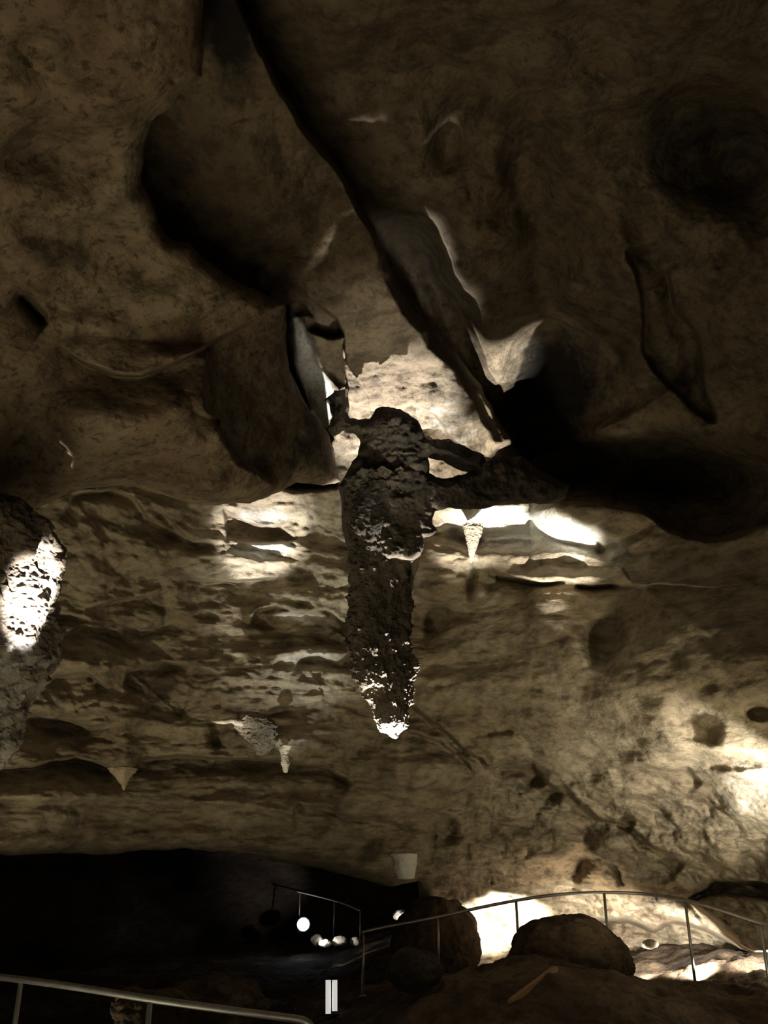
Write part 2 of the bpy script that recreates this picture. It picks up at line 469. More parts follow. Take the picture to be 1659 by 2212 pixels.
# brim of the layered wall: dark overhang above, bright shelf below
brim = [(930, 1082), (1010, 1085), (1090, 1078), (1140, 1088), (1200, 1082), (1290, 1085), (1380, 1100), (1430, 1128), (1480, 1155), (1560, 1160),
        (1640, 1135), (1760, 1120)]
S.step([(1140, 1080)] + brim[4:], -1.0, 7, 130, 0, 60, .1)
S.slope([(930, 1100), (1150, 1085), (1290, 1090), (1420, 1130), (1300, 1190), (1200, 1180), (1020, 1185), (970, 1170)], 1100, 1120, 0.0, 0.5, 14)
S.step([(1022, 1240), (1018, 1190), (1045, 1165), (1110, 1156), (1240, 1178), (1330, 1215), (1345, 1230)][::-1], 0.0, 5, 50, 0.0, 30)
S.plate([(1025, 1250), (1022, 1195), (1048, 1166), (1110, 1158), (1240, 1180), (1330, 1222), (1350, 1250), (1200, 1252), (1080, 1250)], 0.14, 6)
S.step([(1060, 1238), (1150, 1250), (1220, 1252), (1250, 1262), (1330, 1258), (1380, 1262), (1500, 1262), (1640, 1268)][::-1], -0.34, 4, 26, 0.0, 30, .1)
S.crack([(1055, 1230), (1080, 1245), (1150, 1252), (1215, 1255)], 7, 0.3)
S.crack([(1235, 1262), (1270, 1265), (1325, 1262)], 6, 0.4)
S.crack([(1270, 1145), (1285, 1180), (1270, 1190)], 6, 0.15)
S.crack([(1230, 1120), (1290, 1175), (1350, 1240), (1420, 1300), (1520, 1370), (1600, 1420)], 14, -0.08)
# pink knob beside the pendant
S.plate([(905, 1190), (925, 1172), (985, 1175), (1010, 1200), (1022, 1245), (1060, 1280), (1040, 1300), (975, 1305), (915, 1292), (895, 1250)], 0.22, 12)
S.bump(955, 1265, 42, 34, 0.25); S.bump(1030, 1280, 30, 22, 0.22)
S.bump(1010, 1262, 10, 22, -0.25, 20); S.bump(905, 1340, 22, 50, -0.3)
S.bump(935, 1330, 26, 50, -0.35, 10, 1.5)
S.bump(1018, 1195, 9, 26, 0.2)
# wall right: hollow, lump, ribs
S.bump(1315, 1380, 46, 52, -0.42, 0, 2.2)
S.bump(1550, 1392, 26, 16, -0.2)
S.bump(1490, 1560, 52, 62, -0.35, 0, 2.2)
S.bump(1560, 1640, 100, 22, -0.25, 4, 2)
S.bump(1630, 1535, 28, 18, -0.25, 10, 2)
S.bump(1475, 1710, 75, 85, -0.35, -25, 2.2)
S.bump(1640, 1870, 26, 50, -0.3, 0, 2)
S.slope([(1440, 1610), (1659, 1640), (1760, 1700), (1760, 1850), (1560, 1800), (1500, 1700)], 1550, 1650, -0.15, 0.35, 30)
S.step([(1320, 1660), (1400, 1650), (1480, 1655), (1520, 1690)], 0.2, 6, 60, 0.05, 50)
# diagonal fault
fault = [(885, 1520), (930, 1550), (990, 1590), (1030, 1635), (1050, 1665), (1100, 1662), (1150, 1655), (1180, 1690), (1215, 1720)]
S.step(fault, 0.45, 6, 45, 0.12, 50, .06)
S.crack([(1060, 1670), (1130, 1668), (1180, 1700)], 22, 0.45)
S.step([(1215, 1700), (1250, 1745), (1300, 1780), (1360, 1790), (1400, 1830), (1470, 1870)], 0.4, 6, 50, 0.1, 40, .06)
S.crack([(1335, 1770), (1365, 1788)], 14, 0.35)
S.plate([(1030, 1590), (1100, 1585), (1140, 1640), (1120, 1652), (1060, 1655)], 0.12, 8)
S.step([(890, 1575), (960, 1595), (1010, 1640), (1030, 1680)], 0.25, 6, 60, 0.15, 50)
S.bump(790, 1650, 60, 60, -0.25, 0, 1.6)
S.bump(930, 1660, 90, 60, 0.3, 20)
# scallops and lips on the left wall
lips = [([(120, 1130), (160, 1075), (240, 1062), (300, 1090), (340, 1130), (400, 1165), (440, 1170)], .2),
        ([(330, 1090), (380, 1130), (420, 1168), (500, 1170)], .2),
        ([(395, 1235), (450, 1250), (520, 1248), (610, 1240)], .35),
        ([(190, 1310), (260, 1290), (330, 1275), (365, 1262)], .22),
        ([(265, 1345), (300, 1360), (345, 1345), (350, 1320)], .2),
        ([(130, 1380), (180, 1350), (250, 1365), (300, 1395)], .2),
        ([(120, 1330), (160, 1325), (200, 1335)], .15),
        ([(260, 1500), (270, 1440), (340, 1425), (420, 1430), (470, 1460)], .25),
        ([(90, 1480), (130, 1455), (190, 1452), (230, 1490)], .25),
        ([(60, 1540), (120, 1552), (180, 1570), (250, 1560)], .2),
        ([(460, 1560), (510, 1575), (560, 1625), (600, 1620)], .15),
        ([(630, 1460), (650, 1430), (690, 1425), (740, 1450)], .15)]
for l, a in lips:
    S.step(l, a * 2.0, 6, 60, 0, 70, .35)
S.plate([(488, 1100), (560, 1128), (600, 1132), (632, 1162), (560, 1165), (500, 1155)], -0.3, 5)
S.slope([(500, 1155), (560, 1162), (632, 1165), (600, 1192), (568, 1206), (528, 1188)], 560, 1180, 0, 0.35, 5)
S.slope([(500, 1092), (640, 1088), (642, 1128), (560, 1120)], 560, 1108, 0, 0.4, 6)
S.step([(540, 1345), (560, 1312), (600, 1300), (660, 1325), (700, 1322), (740, 1350), (748, 1362)], 0.3, 4, 26, 0.25, 60, .08)
S.step([(560, 1420), (640, 1402), (700, 1405), (745, 1425)][::-1], -0.12, 5, 30, 0.2, 50, .1)
S.slope([(560, 1418), (640, 1400), (745, 1412), (748, 1450), (690, 1440), (600, 1440)], 650, 1425, 0, 0.7, 7)
S.slope([(570, 1320), (640, 1315), (745, 1345), (748, 1378), (690, 1350), (600, 1340)], 650, 1335, 0, 0.8, 6)
S.bump(680, 1290, 70, 60, 0.2); S.bump(690, 1460, 50, 36, 0.3); S.bump(680, 1200, 60, 70, 0.22)
# long horizontal hollow and lower ledges
S.step([(-80, 1660), (60, 1662), (150, 1640), (210, 1650), (262, 1690), (300, 1650), (380, 1640), (560, 1645), (700, 1660), (760, 1690)], 0.55, 6, 55, 0.1, 40, .03)
S.bump(265, 1640, 26, 46, 0.3)
S.bump(110, 1575, 40, 20, -0.4)
S.bump(470, 1580, 18, 22, -0.3); S.bump(470, 1610, 12, 12, -0.3)
S.step([(-80, 1730), (200, 1738), (420, 1745), (560, 1755), (700, 1775), (740, 1790)], 0.12, 8, 60, 0.1, 50, .05)
S.step([(640, 1740), (720, 1750), (760, 1770), (850, 1790), (940, 1800)], 0.35, 8, 40, 0.05, 50, .05)
S.bump(950, 1790, 36, 34, -0.4, 0, 1.5)
S.bump(130, 1800, 120, 18, -0.12); S.bump(600, 1800, 90, 14, -0.14)
S.bump(1190, 1720, 28, 16, -0.3)
# knobby lower right wall
for x, y, rx, ry, a, ro in [(1300, 1860, 38, 52, .35, 0), (1330, 1820, 40, 30, .25, 0), (1250, 1870, 14, 46, -.5, 0), (1335, 1880, 10, 26, -.3, -15),
                            (1380, 1860, 30, 40, .2, 0), (1210, 1830, 24, 60, .2, 0), (1150, 1860, 34, 50, .22, 10), (1080, 1860, 34, 40, .2, 0),
                            (1000, 1860, 40, 40, .2, 0), (1440, 1900, 40, 34, .2, 0), (1240, 1960, 40, 30, .2, 0), (1340, 1960, 50, 24, .2, 0),
                            (1420, 1970, 30, 26, .2, 0), (900, 1800, 40, 50, .15, 0), (1100, 1800, 50, 24, .2, 25)]:
    S.bump(x, y, rx, ry, a, ro)
S.step([(1240, 2010), (1300, 1992), (1360, 1985), (1420, 2010), (1460, 1990), (1520, 2000), (1600, 2040), (1680, 2060)], 1.1, 8, 90, 0.1, 40, .06)
S.step([(1480, 1945), (1540, 1905), (1600, 1895), (1700, 1905)], 0.6, 6, 60, 0.1, 40, .05)
S.plate([(1488, 1945), (1560, 1925), (1740, 1960), (1740, 2060), (1625, 2052), (1560, 2000)], 0.9, 7)
S.rough(0.012, 9, 4, 71, (1, 1, 1.3))
# painted light and shade: dark in hollows and overhangs, pale on lit patches
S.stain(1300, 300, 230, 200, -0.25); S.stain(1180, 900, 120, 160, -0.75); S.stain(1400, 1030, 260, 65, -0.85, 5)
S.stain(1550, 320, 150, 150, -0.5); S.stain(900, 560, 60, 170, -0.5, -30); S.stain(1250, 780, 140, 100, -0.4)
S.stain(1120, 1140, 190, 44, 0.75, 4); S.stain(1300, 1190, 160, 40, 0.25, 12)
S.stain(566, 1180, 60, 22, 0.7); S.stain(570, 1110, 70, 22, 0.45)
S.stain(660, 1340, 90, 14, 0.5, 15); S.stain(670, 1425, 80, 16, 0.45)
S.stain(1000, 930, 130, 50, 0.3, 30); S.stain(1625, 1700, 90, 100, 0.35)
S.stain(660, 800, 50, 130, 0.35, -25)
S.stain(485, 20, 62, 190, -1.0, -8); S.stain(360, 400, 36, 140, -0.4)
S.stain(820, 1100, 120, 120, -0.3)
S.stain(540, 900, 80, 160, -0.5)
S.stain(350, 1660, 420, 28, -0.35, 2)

lower = [(-900, 1850), (0, 1846), (120, 1842), (260, 1846), (340, 1838), (400, 1832), (450, 1838), (540, 1845), (600, 1860), (660, 1872),
         (760, 1893), (850, 1912), (902, 1905), (905, 1960), (900, 1985), (930, 2000), (985, 1998), (1000, 2040), (960, 2090), (900, 2110), (900, 2260), (2600, 2260), (2600, -900), (-900, -900)]
brimx = np.array([b[0] for b in brim]); brimy = np.array([b[1] for b in brim])
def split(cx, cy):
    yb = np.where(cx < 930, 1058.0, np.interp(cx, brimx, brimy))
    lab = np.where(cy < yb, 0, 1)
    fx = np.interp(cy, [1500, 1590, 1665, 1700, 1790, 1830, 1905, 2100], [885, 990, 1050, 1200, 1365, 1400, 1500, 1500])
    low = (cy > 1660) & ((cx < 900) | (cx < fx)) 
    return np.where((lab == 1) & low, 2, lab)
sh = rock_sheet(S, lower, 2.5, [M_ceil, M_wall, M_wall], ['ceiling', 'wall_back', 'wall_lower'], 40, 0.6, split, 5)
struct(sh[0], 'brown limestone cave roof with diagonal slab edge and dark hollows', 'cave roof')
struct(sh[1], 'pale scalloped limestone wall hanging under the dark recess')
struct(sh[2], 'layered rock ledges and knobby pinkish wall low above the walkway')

# far end of the side passage behind the low roof
FX = axis([(-900, 1300, 22)]); FY = axis([(1700, 2200, 16)])
Fb = Field(FX, FY, tps([(-900, 1700, 17), (0, 1750, 22), (600, 1750, 25), (1300, 1750, 21), (-900, 2200, 16), (0, 2100, 21), (600, 2100, 27), (1300, 2100, 21), (900, 1950, 27)]))
Fb.rough(0.7, 0.5, 5, 77, (1, 1, 1.5))
far = rock_sheet(Fb, [(-900, 1700), (1300, 1700), (1300, 2200), (-900, 2200)], 0, M_far, ['wall_far'], 10, 0.01, None, 0)[0]
struct(far, 'unlit rock at the far end of the low side passage')

# ------------------------------------------------------------------ left hanging mass
LX = axis([(-900, -60, 40), (-60, 780, 2.6)]); LY = axis([(-900, -40, 40), (-40, 1140, 2.6)])
lb = tps([(-900, -900, 4.0), (400, -900, 4.2), (-900, 1100, 6), (0, 0, 5.2), (400, 0, 5.4), (300, 300, 5.9), (0, 400, 5.9), (450, 600, 6.6), (600, 650, 7.1),
          (100, 700, 6.6), (300, 740, 6.7), (450, 760, 7.0), (600, 800, 8.0), (700, 980, 8.8), (300, 950, 6.9), (100, 1000, 7.0), (450, 950, 7.2), (600, 1040, 8.2), (300, 1060, 7.4), (500, 1080, 7.9)])
A = Field(LX, LY, lb)
A.rough(0.12, 0.8, 4, 101)
A.rough(0.035, 1.9, 5, 103, (1, 1, 1.2), None, True)
A.rough(0.014, 7.5, 4, 104, (1, 1, 1), lambda x, y: 1 - 0.7 * sstep(700, 950, y))
A.step([(640, 640), (560, 690), (470, 728), (380, 775), (300, 800), (240, 800), (180, 780), (130, 740)][::-1], 0.35, 6, 90, 0.2, 80, .12)
A.step([(30, 640), (70, 670), (110, 700)], 0.3, 6, 30, 0.1, 30)
A.crack([(35, 645), (70, 668), (100, 700)], 12, 0.35)
A.step([(452, 735), (447, 800), (448, 880), (470, 930), (520, 1000), (590, 1050)], -0.45, 10, 160, 0.0, 60, .1)
A.bump(250, 900, 170, 90, 0.3, -10); A.bump(480, 1060, 120, 30, 0.2, 0)
A.bump(60, 950, 60, 120, -0.2, 20)
A.step([(420, 885), (450, 905), (480, 920)], 0.2, 5, 30, 0, 30)
A.bump(150, 300, 150, 90, -0.18, 20); A.bump(80, 340, 80, 50, -0.25); A.bump(250, 560, 150, 60, -0.15, 25)
A.bump(300, 120, 120, 120, 0.2); A.bump(100, 80, 60, 40, -0.15)
A.bump(375, 172, 10, 10, -0.1, 0, 1, 0)
for x, y, rx, ry, a in [(180, 460, 90, 40, .15), (60, 560, 70, 40, .15), (350, 640, 80, 36, .15), (200, 690, 80, 30, .12), (470, 660, 60, 26, .12),
                        (60, 200, 60, 60, .15), (200, 220, 70, 60, .12), (380, 880, 60, 50, .1), (180, 830, 70, 40, -.12), (380, 800, 40, 30, -.15), (60, 1060, 50, 30, -.2)]:
    A.bump(x, y, rx, ry, a)
A.stain(90, 320, 120, 60, -0.35, 25); A.stain(100, 540, 110, 50, -0.3, 20); A.stain(520, 880, 60, 150, -0.45, -25); A.stain(660, 960, 50, 90, -0.6, -20)  # darker patches; the shade of the right flank is painted in
A.stain(150, 600, 200, 60, -0.2, 15)
lpoly = [(-900, -900), (440, -900), (436, -100), (435, 0), (436, 100), (434, 165), (415, 182), (392, 200), (372, 228), (340, 245), (322, 262), (316, 310),
         (310, 400), (330, 430), (345, 480), (365, 515), (410, 528), (440, 560), (500, 600), (560, 632), (612, 662), (614, 720), (626, 800), (650, 850), (672, 892),
         (705, 935), (722, 985), (734, 1040), (700, 1048), (640, 1042), (600, 1062), (540, 1086), (470, 1090), (400, 1080), (330, 1062), (250, 1050), (160, 1062),
         (110, 1085), (60, 1105), (0, 1110), (-900, 1120)]
lm = rock_sheet(A, lpoly, 2.6, M_left, ['wall_left'], 46, 0.55, None, 5)[0]
struct(lm, 'pitted brown rock mass bulging down from the upper left')
# ------------------------------------------------------------------ pendant stalactite in the middle
def column(name, prof, D, mat, n_v=520, n_a=220, rough=(0.05, 5.0, 0.02, 16.0), depth=0.85, seed=0, parent=None, tone=None, ribs=0.0, tip=True, lo=0.0):
    """prof: list of (py, x_left, x_right); a hanging body of rock with a full round section"""
    P = np.array(prof, float)
    k = np.linspace(0, 1, n_v)
    cum = np.concatenate([[0], np.cumsum(np.abs(np.diff(P[:, 0])))]); cum /= cum[-1]
    py = np.interp(k, cum, P[:, 0]); xl = np.interp(k, cum, P[:, 1]); xr = np.interp(k, cum, P[:, 2])
    c = at((xl + xr) / 2, py, np.full(n_v, D))
    r = (xr - xl) / 2 / F * D * 0.97
    th = np.linspace(0, 2 * math.pi, n_a, endpoint=False)
    ux, uy = np.cos(th), np.sin(th)
    R = r[:, None] * np.ones(n_a)
    dirv = np.stack([ux, uy * depth, np.zeros(n_a)], -1)
    base_p = c[:, None, :] + dirv[None] * R[..., None]
    a1, f1, a2, f2 = rough
    m = np.clip(r / r.max(), 0.25, 1)[:, None]
    kk = k[:, None]
    low = 1 + lo * sstep(0.35, 0.8, kk)
    dr = a1 * fbm(base_p * f1, 4, 200 + seed) * m + a2 * np.abs(fbm(base_p * f2, 4, 230 + seed, 0.6)) * low * 1.4 * m
    if ribs: dr = dr + ribs * np.sin(th[None] * 9 + 3 * fbm(base_p * 1.2, 3, 300 + seed)) * m
    R2 = np.maximum(R + dr - a2 * 0.8, 0.004)
    W = c[:, None, :] + dirv[None] * R2[..., None]
    W[..., 2] += a2 * 0.6 * fbm(base_p * f2 + 40, 3, 250 + seed)
    verts = W.reshape(-1, 3)
    idx = np.arange(n_v * n_a).reshape(n_v, n_a); nx = np.roll(idx, -1, 1)
    q = np.stack([idx[:-1], idx[1:], nx[1:], nx[:-1]], -1).reshape(-1, 4)
    verts = np.vstack([verts, c[0] + [0, 0, .02], c[-1] - [0, 0, 0.01]])
    t0 = np.stack([np.full(n_a, len(verts) - 2), idx[0], nx[0]], -1); t1 = np.stack([idx[-1], np.full(n_a, len(verts) - 1), nx[-1]], -1)
    tn = np.full(len(verts), 0.0) if tone is None else np.concatenate([tone(base_p, kk * np.ones(n_a)).ravel(), [0, 0]])
    return np_mesh(name, verts, q, mat, tn, np.concatenate([t0, t1]), parent=parent)

DP = 8.0
stal = empty('stalactite', V(835, 1590, DP))
tag(stal, 'large dark coral-crusted stalactite hanging from the roof in the middle, tip glowing white', 'stalactite')
prof = [(1040, 735, 925), (1080, 738, 925), (1120, 742, 915), (1160, 750, 905), (1200, 752, 893), (1240, 752, 890), (1280, 756, 888), (1330, 756, 884),
        (1370, 748, 884), (1400, 752, 894), (1440, 762, 896), (1480, 770, 890), (1510, 792, 888), (1540, 804, 886), (1565, 810, 882), (1580, 822, 868), (1590, 836, 856)]
body = column('shaft', prof, DP, M_pend, 620, 300, (0.07, 2.6, 0.045, 11.0), 0.8, 1, lo=0.55,
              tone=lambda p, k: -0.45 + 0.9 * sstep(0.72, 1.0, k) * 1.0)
to_local(body, stal)
# top of the stalactite, with an added slab shaped as its roof shadow
RX = axis([(640, 1260, 2.4)]); RY = axis([(820, 1230, 2.4)])
Rf = Field(RX, RY, tps([(640, 820, 8.6), (640, 1230, 8.4), (1260, 820, 9.0), (1260, 1230, 8.6), (835, 900, 8.2), (835, 1050, 7.75), (835, 1200, 7.7), (1000, 1050, 8.0), (1150, 1060, 8.4), (725, 900, 8.6), (735, 1050, 8.1)]))
Rf.rough(0.10, 3.0, 5, 150); Rf.rough(0.05, 9.0, 4, 151, (1, 1, 1), None, True)
Rf.bump(850, 910, 34, 24, 0.12); Rf.bump(840, 1050, 70, 60, 0.12)
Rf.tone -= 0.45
rpoly = [(722, 845), (732, 858), (742, 888), (752, 908), (775, 915), (800, 908), (812, 892), (830, 884), (862, 884), (884, 892), (893, 908), (906, 930), (916, 950),
         (935, 955), (966, 960), (986, 974), (1004, 988), (1030, 1000), (1022, 1018), (985, 1026), (945, 1030), (924, 1024), (932, 1008), (920, 990), (918, 975),
         (925, 1020), (930, 1032), (1000, 1024), (1036, 1012), (1060, 994), (1085, 986), (1125, 992), (1150, 1015), (1180, 1030), (1250, 1040), (1240, 1080),
         (1180, 1086), (1110, 1080), (1050, 1094), (1000, 1096), (940, 1104), (935, 1130), (948, 1148), (915, 1160), (905, 1200), (890, 1215), (760, 1215), (742, 1150), (738, 1090),
         (734, 1050), (742, 1030), (755, 1010), (776, 985), (786, 962), (784, 945), (770, 930), (740, 925), (722, 938), (712, 925), (718, 905), (724, 880)]
# leave the bright gap right of the neck open
gap = [(922, 990), (935, 985), (960, 990), (985, 992), (1010, 1004), (1030, 1010), (1010, 1020), (980, 1020), (955, 1027), (930, 1024)]
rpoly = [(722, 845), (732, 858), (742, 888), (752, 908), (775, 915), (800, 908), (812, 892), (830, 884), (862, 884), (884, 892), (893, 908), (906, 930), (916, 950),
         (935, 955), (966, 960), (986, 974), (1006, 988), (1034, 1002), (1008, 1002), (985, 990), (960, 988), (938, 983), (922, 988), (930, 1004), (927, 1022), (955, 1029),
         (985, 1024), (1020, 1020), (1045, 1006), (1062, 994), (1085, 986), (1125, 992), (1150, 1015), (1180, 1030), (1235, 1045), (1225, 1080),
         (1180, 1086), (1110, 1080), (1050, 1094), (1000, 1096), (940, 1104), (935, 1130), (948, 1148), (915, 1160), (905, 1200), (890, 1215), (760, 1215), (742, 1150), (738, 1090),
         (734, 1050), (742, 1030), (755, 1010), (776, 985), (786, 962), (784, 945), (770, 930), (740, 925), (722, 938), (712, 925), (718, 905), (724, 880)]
root_shadow = rock_sheet(Rf, rpoly, 0.55, M_pend, ['root'], 30, 0.35, None, 9)[0]  # upper part and arms stand in for cast shadow
to_local(root_shadow, stal)
fin = column('flowstone_fin', [(1190, 900, 914), (1215, 888, 906), (1250, 880, 896), (1290, 878, 888), (1320, 880, 886), (1340, 882, 885)], DP + 0.15, M_pale, 160, 60, (0.01, 8, 0.012, 22), 1.4, 5)
fin['label'] = 'pale yellow fin of flowstone'
to_local(fin, stal)
curl = column('coral_crust', [(1050, 770, 850), (1090, 760, 870), (1140, 765, 862), (1190, 790, 852), (1206, 808, 842)], DP - 0.22, M_pend, 200, 130, (0.05, 5, 0.035, 14), 0.7, 8,
              tone=lambda p, k: -0.6 + 0 * k)
to_local(curl, stal)

# ------------------------------------------------------------------ column hanging at the left edge
DL = 6.3
lcol = empty('stalactite', V(20, 1660, DL))
tag(lcol, 'brown stalactite column at the left edge with a glaring white lit flank', 'stalactite')
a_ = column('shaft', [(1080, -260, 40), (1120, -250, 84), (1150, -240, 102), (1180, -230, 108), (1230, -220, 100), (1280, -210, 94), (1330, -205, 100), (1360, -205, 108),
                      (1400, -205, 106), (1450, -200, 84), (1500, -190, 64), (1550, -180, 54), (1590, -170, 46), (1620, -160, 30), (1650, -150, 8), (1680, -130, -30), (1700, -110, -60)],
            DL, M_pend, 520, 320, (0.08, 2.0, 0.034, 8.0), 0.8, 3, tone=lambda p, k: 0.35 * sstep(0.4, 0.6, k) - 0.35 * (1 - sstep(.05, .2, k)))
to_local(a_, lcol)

# ------------------------------------------------------------------ small hanging formations
def drip(prof, D, label, mat=M_pale, seed=0, cat='stalactite', name='small_stalactite', group=None, rough=(0.012, 8, 0.012, 25), tone=0.0):
    o = column(name, prof, D, mat, 120, 48, rough, 1.0, seed, tone=lambda p, k: tone + 0 * k)
    e = Vector(at((prof[0][1] + prof[0][2]) / 2, prof[0][0], D).tolist())
    o.data.transform(Matrix.Translation(-e)); o.location = e
    return tag(o, label, cat, group)
drip([(1135, 1000, 1044), (1160, 1004, 1038), (1185, 1010, 1030), (1200, 1012, 1026), (1214, 1014, 1021)], 10.4, 'short white stalactite under the bright shelf right of the big pendant', seed=11)
drip([(1612, 600, 630), (1630, 604, 622), (1650, 606, 626), (1668, 612, 622)], 10.7, 'small pale stalactite below the twisted rock spur, left of the pendant tip', seed=12)
drip([(1660, 235, 296), (1680, 250, 282), (1695, 260, 276), (1706, 264, 272)], 10.3, 'brown pointed stalactite above the long dark hollow on the left', M_wall, seed=13)
drip([(1845, 842, 900), (1860, 850, 900), (1885, 850, 898), (1898, 856, 894)], 11.6, 'pale grey blunt rock stub hanging below the ledge over the dark passage', M_pale, 14, 'rock', 'rock_stub', rough=(0.01, 5, 0.01, 15), tone=0.8)
# the twisted spur with its bright tip
sp = empty('rock_spur', V(540, 1560, 10.3))
tag(sp, 'twisted dark rock spur with a thin bright white tip pointing left', 'rock')
sb = column('spur_body', [(1540, 520, 560), (1555, 508, 590), (1570, 512, 600), (1590, 526, 600), (1610, 540, 598), (1628, 550, 580)], 10.35, M_pend, 120, 90, (0.06, 4, 0.03, 12), 0.6, 15)
to_local(sb, sp)
def tube_mesh(name, pts, rad, mat, parent=None, n=10, closed_ends=True, dip=False):
    bm = bmesh.new(); rings = []
    pts = [Vector(p) for p in pts]
    rs = rad if isinstance(rad, (list, tuple)) else [rad] * len(pts)
    for i, p in enumerate(pts):
        t = (pts[min(i + 1, len(pts) - 1)] - pts[max(i - 1, 0)]).normalized()
        up = Vector((0, 0, 1)) if abs(t.z) < 0.95 else Vector((0, 1, 0))
        s = t.cross(up).normalized(); u = s.cross(t)
        rings.append([bm.verts.new(p + (s * math.cos(a) + u * math.sin(a)) * rs[i]) for a in [2 * math.pi * k / n for k in range(n)]])
    for a, b in zip(rings[:-1], rings[1:]):
        for k in range(n):
            bm.faces.new((a[k], a[(k + 1) % n], b[(k + 1) % n], b[k]))
    bm.faces.new(rings[0][::-1]); bm.faces.new(rings[-1])
    me = bpy.data.meshes.new(name); bm.normal_update(); bm.to_mesh(me); bm.free()
    for p in me.polygons: p.use_smooth = len(p.vertices) == 4
    o = link(name, me, mat)
    if parent: to_local(o, parent)
    return o
tipo = tube_mesh('spur_tip', [V(x, y, 10.3 - 0.0015 * (520 - x)) for x, y in [(525, 1562), (510, 1560), (500, 1556), (485, 1559), (470, 1559), (458, 1558)]], [.05, .038, .03, .03, .022, .008], M_pale, sp)
tipo['label'] = 'bright white tip'

# ------------------------------------------------------------------ floor
def floor_z(x, y):
    z = 0.6 * sstep(-1.6, 1.2, x) * sstep(7.5, 11.5, y) + 0.35 * sstep(2, 6, x)
    z = z + 0.75 * np.exp(-(((x - 1.55) / 1.6) ** 2 + ((y - 9.6) / 1.9) ** 2))     # rise in front of the boulder
    z = z - 0.2 * sstep(14, 17, y)
    p = np.stack([x, y, 0 * x], -1)
    near = 1 - sstep(16, 24, y)
    z = z + 0.10 * fbm(p * 0.7, 4, 500) + 0.045 * fbm(p * 3.0, 5, 501, 0.6) * (0.4 + 0.6 * near)
    z = z - 0.5 * sstep(-1.0, -5, x) * sstep(6, 9, y) * (1 - sstep(14, 20, y))
    return z
ty = np.concatenate([np.linspace(-3, 5, 30)[:-1], np.geomspace(5, 34, 620)])
tx = np.linspace(-0.95, 0.95, 620)
TX, TY = np.meshgrid(tx, ty); XX = TX * np.maximum(TY, 3) * 1.0 + 0; YY = TY
ZZ = floor_z(XX, YY)
idx = np.arange(XX.size).reshape(XX.shape)
q = np.stack([idx[:-1, :-1], idx[:-1, 1:], idx[1:, 1:], idx[1:, :-1]], -1).reshape(-1, 4)
fl = np_mesh('floor', np.stack([XX, YY, ZZ], -1).reshape(-1, 3), q, M_floor, np.zeros(XX.size))
struct(fl, 'dark earthy cave floor sloping between the rocks', 'floor')
def fz(x, y): return float(floor_z(np.array([float(x)]), np.array([float(y)]))[0])

def fhit(px, py):
    d = rays(px, py); t = np.linspace(3, 30, 2701)
    P = CAM + t[:, None] * d
    below = P[:, 2] < floor_z(P[:, 0], P[:, 1])
    return float(t[np.argmax(below)])

# ------------------------------------------------------------------ boulders
def boulder(name, loc, size, mat, label, seed, cat='boulder', group=None, rot=0, n=90, amp=0.14, flat=0.0, tone=0.0):
    u = np.linspace(0, 2 * math.pi, n * 2, endpoint=False); v = np.linspace(0.02, math.pi - 0.02, n)
    U, Vv = np.meshgrid(u, v)
    d = np.stack([np.cos(U) * np.sin(Vv), np.sin(U) * np.sin(Vv), np.cos(Vv)], -1)
    r = 1 + amp * fbm(d * 1.3 + seed * 3.3, 5, 600 + seed) + 0.03 * fbm(d * 7, 4, 650 + seed)
    W = d * r[..., None] * np.array(size)
    c, s = math.cos(rot), math.sin(rot)
    W = np.stack([W[..., 0] * c - W[..., 1] * s, W[..., 0] * s + W[..., 1] * c, W[..., 2]], -1)
    idx = np.arange(U.size).reshape(U.shape); nx = np.roll(idx, -1, 1)
    q = np.stack([idx[:-1], idx[1:], nx[1:], nx[:-1]], -1).reshape(-1, 4)
    V_ = np.vstack([W.reshape(-1, 3), W[0].mean(0), W[-1].mean(0)])
    t0 = np.stack([np.full(n * 2, len(V_) - 2), idx[0], nx[0]], -1); t1 = np.stack([idx[-1], np.full(n * 2, len(V_) - 1), nx[-1]], -1)
    o = np_mesh(name, V_, q, mat, np.full(len(V_), tone), np.concatenate([t0, t1]))
    o.location = loc
    return tag(o, label, cat, group)
def bpx(px0, px1, ytop, ybot, D, dep, **k):
    w = (px1 - px0) / F * D / 2; c = V((px0 + px1) / 2, (ytop + ybot) / 2, D)
    h = (V(px0, ytop, D) - V(px0, ybot, D)).length / 2
    return c, (w, dep, h)
c, s = bpx(1105, 1350, 1975, 2190, 12.0, 0.6)
boulder('boulder', c, s, M_floor, 'big dark rounded boulder rising in front of the blazing white rock wall', 1, n=120, amp=0.1)
c, s = bpx(842, 948, 2048, 2140, 10.0, 0.25)
boulder('boulder', c, s, M_floor, 'low black boulder just left of the lit gap in the floor', 2, tone=-0.6)
c, s = bpx(860, 1022, 1935, 2130, 13.9, 0.4)
boulder('boulder', c, s, M_floor, 'tall dark rock standing left of the blazing white rock wall', 3, tone=-0.2)
c, s = bpx(1390, 1420, 2028, 2050, 13.0, 0.1)
boulder('stone', c, s, M_pale, 'small pale stone lying on the ledge behind the railing', 4, 'stone', n=30)
for i, (x0, x1, y0, y1, D, lab) in enumerate([(262, 385, 2130, 2230, 8.6, 'low brown rock heap behind the nearest railing, left of the others'),
                                              (400, 560, 2105, 2240, 9.9, 'brown rock heap behind the nearest railing with a pale crest'),
                                              (1020, 1090, 2130, 2200, 11.5, 'rounded stone in the rubble in front of the big boulder')]):
    c, s = bpx(x0, x1, y0, y1, D, 0.4)
    boulder('rock_heap', c, s, M_floor, lab, 10 + i, 'rock', amp=0.25)

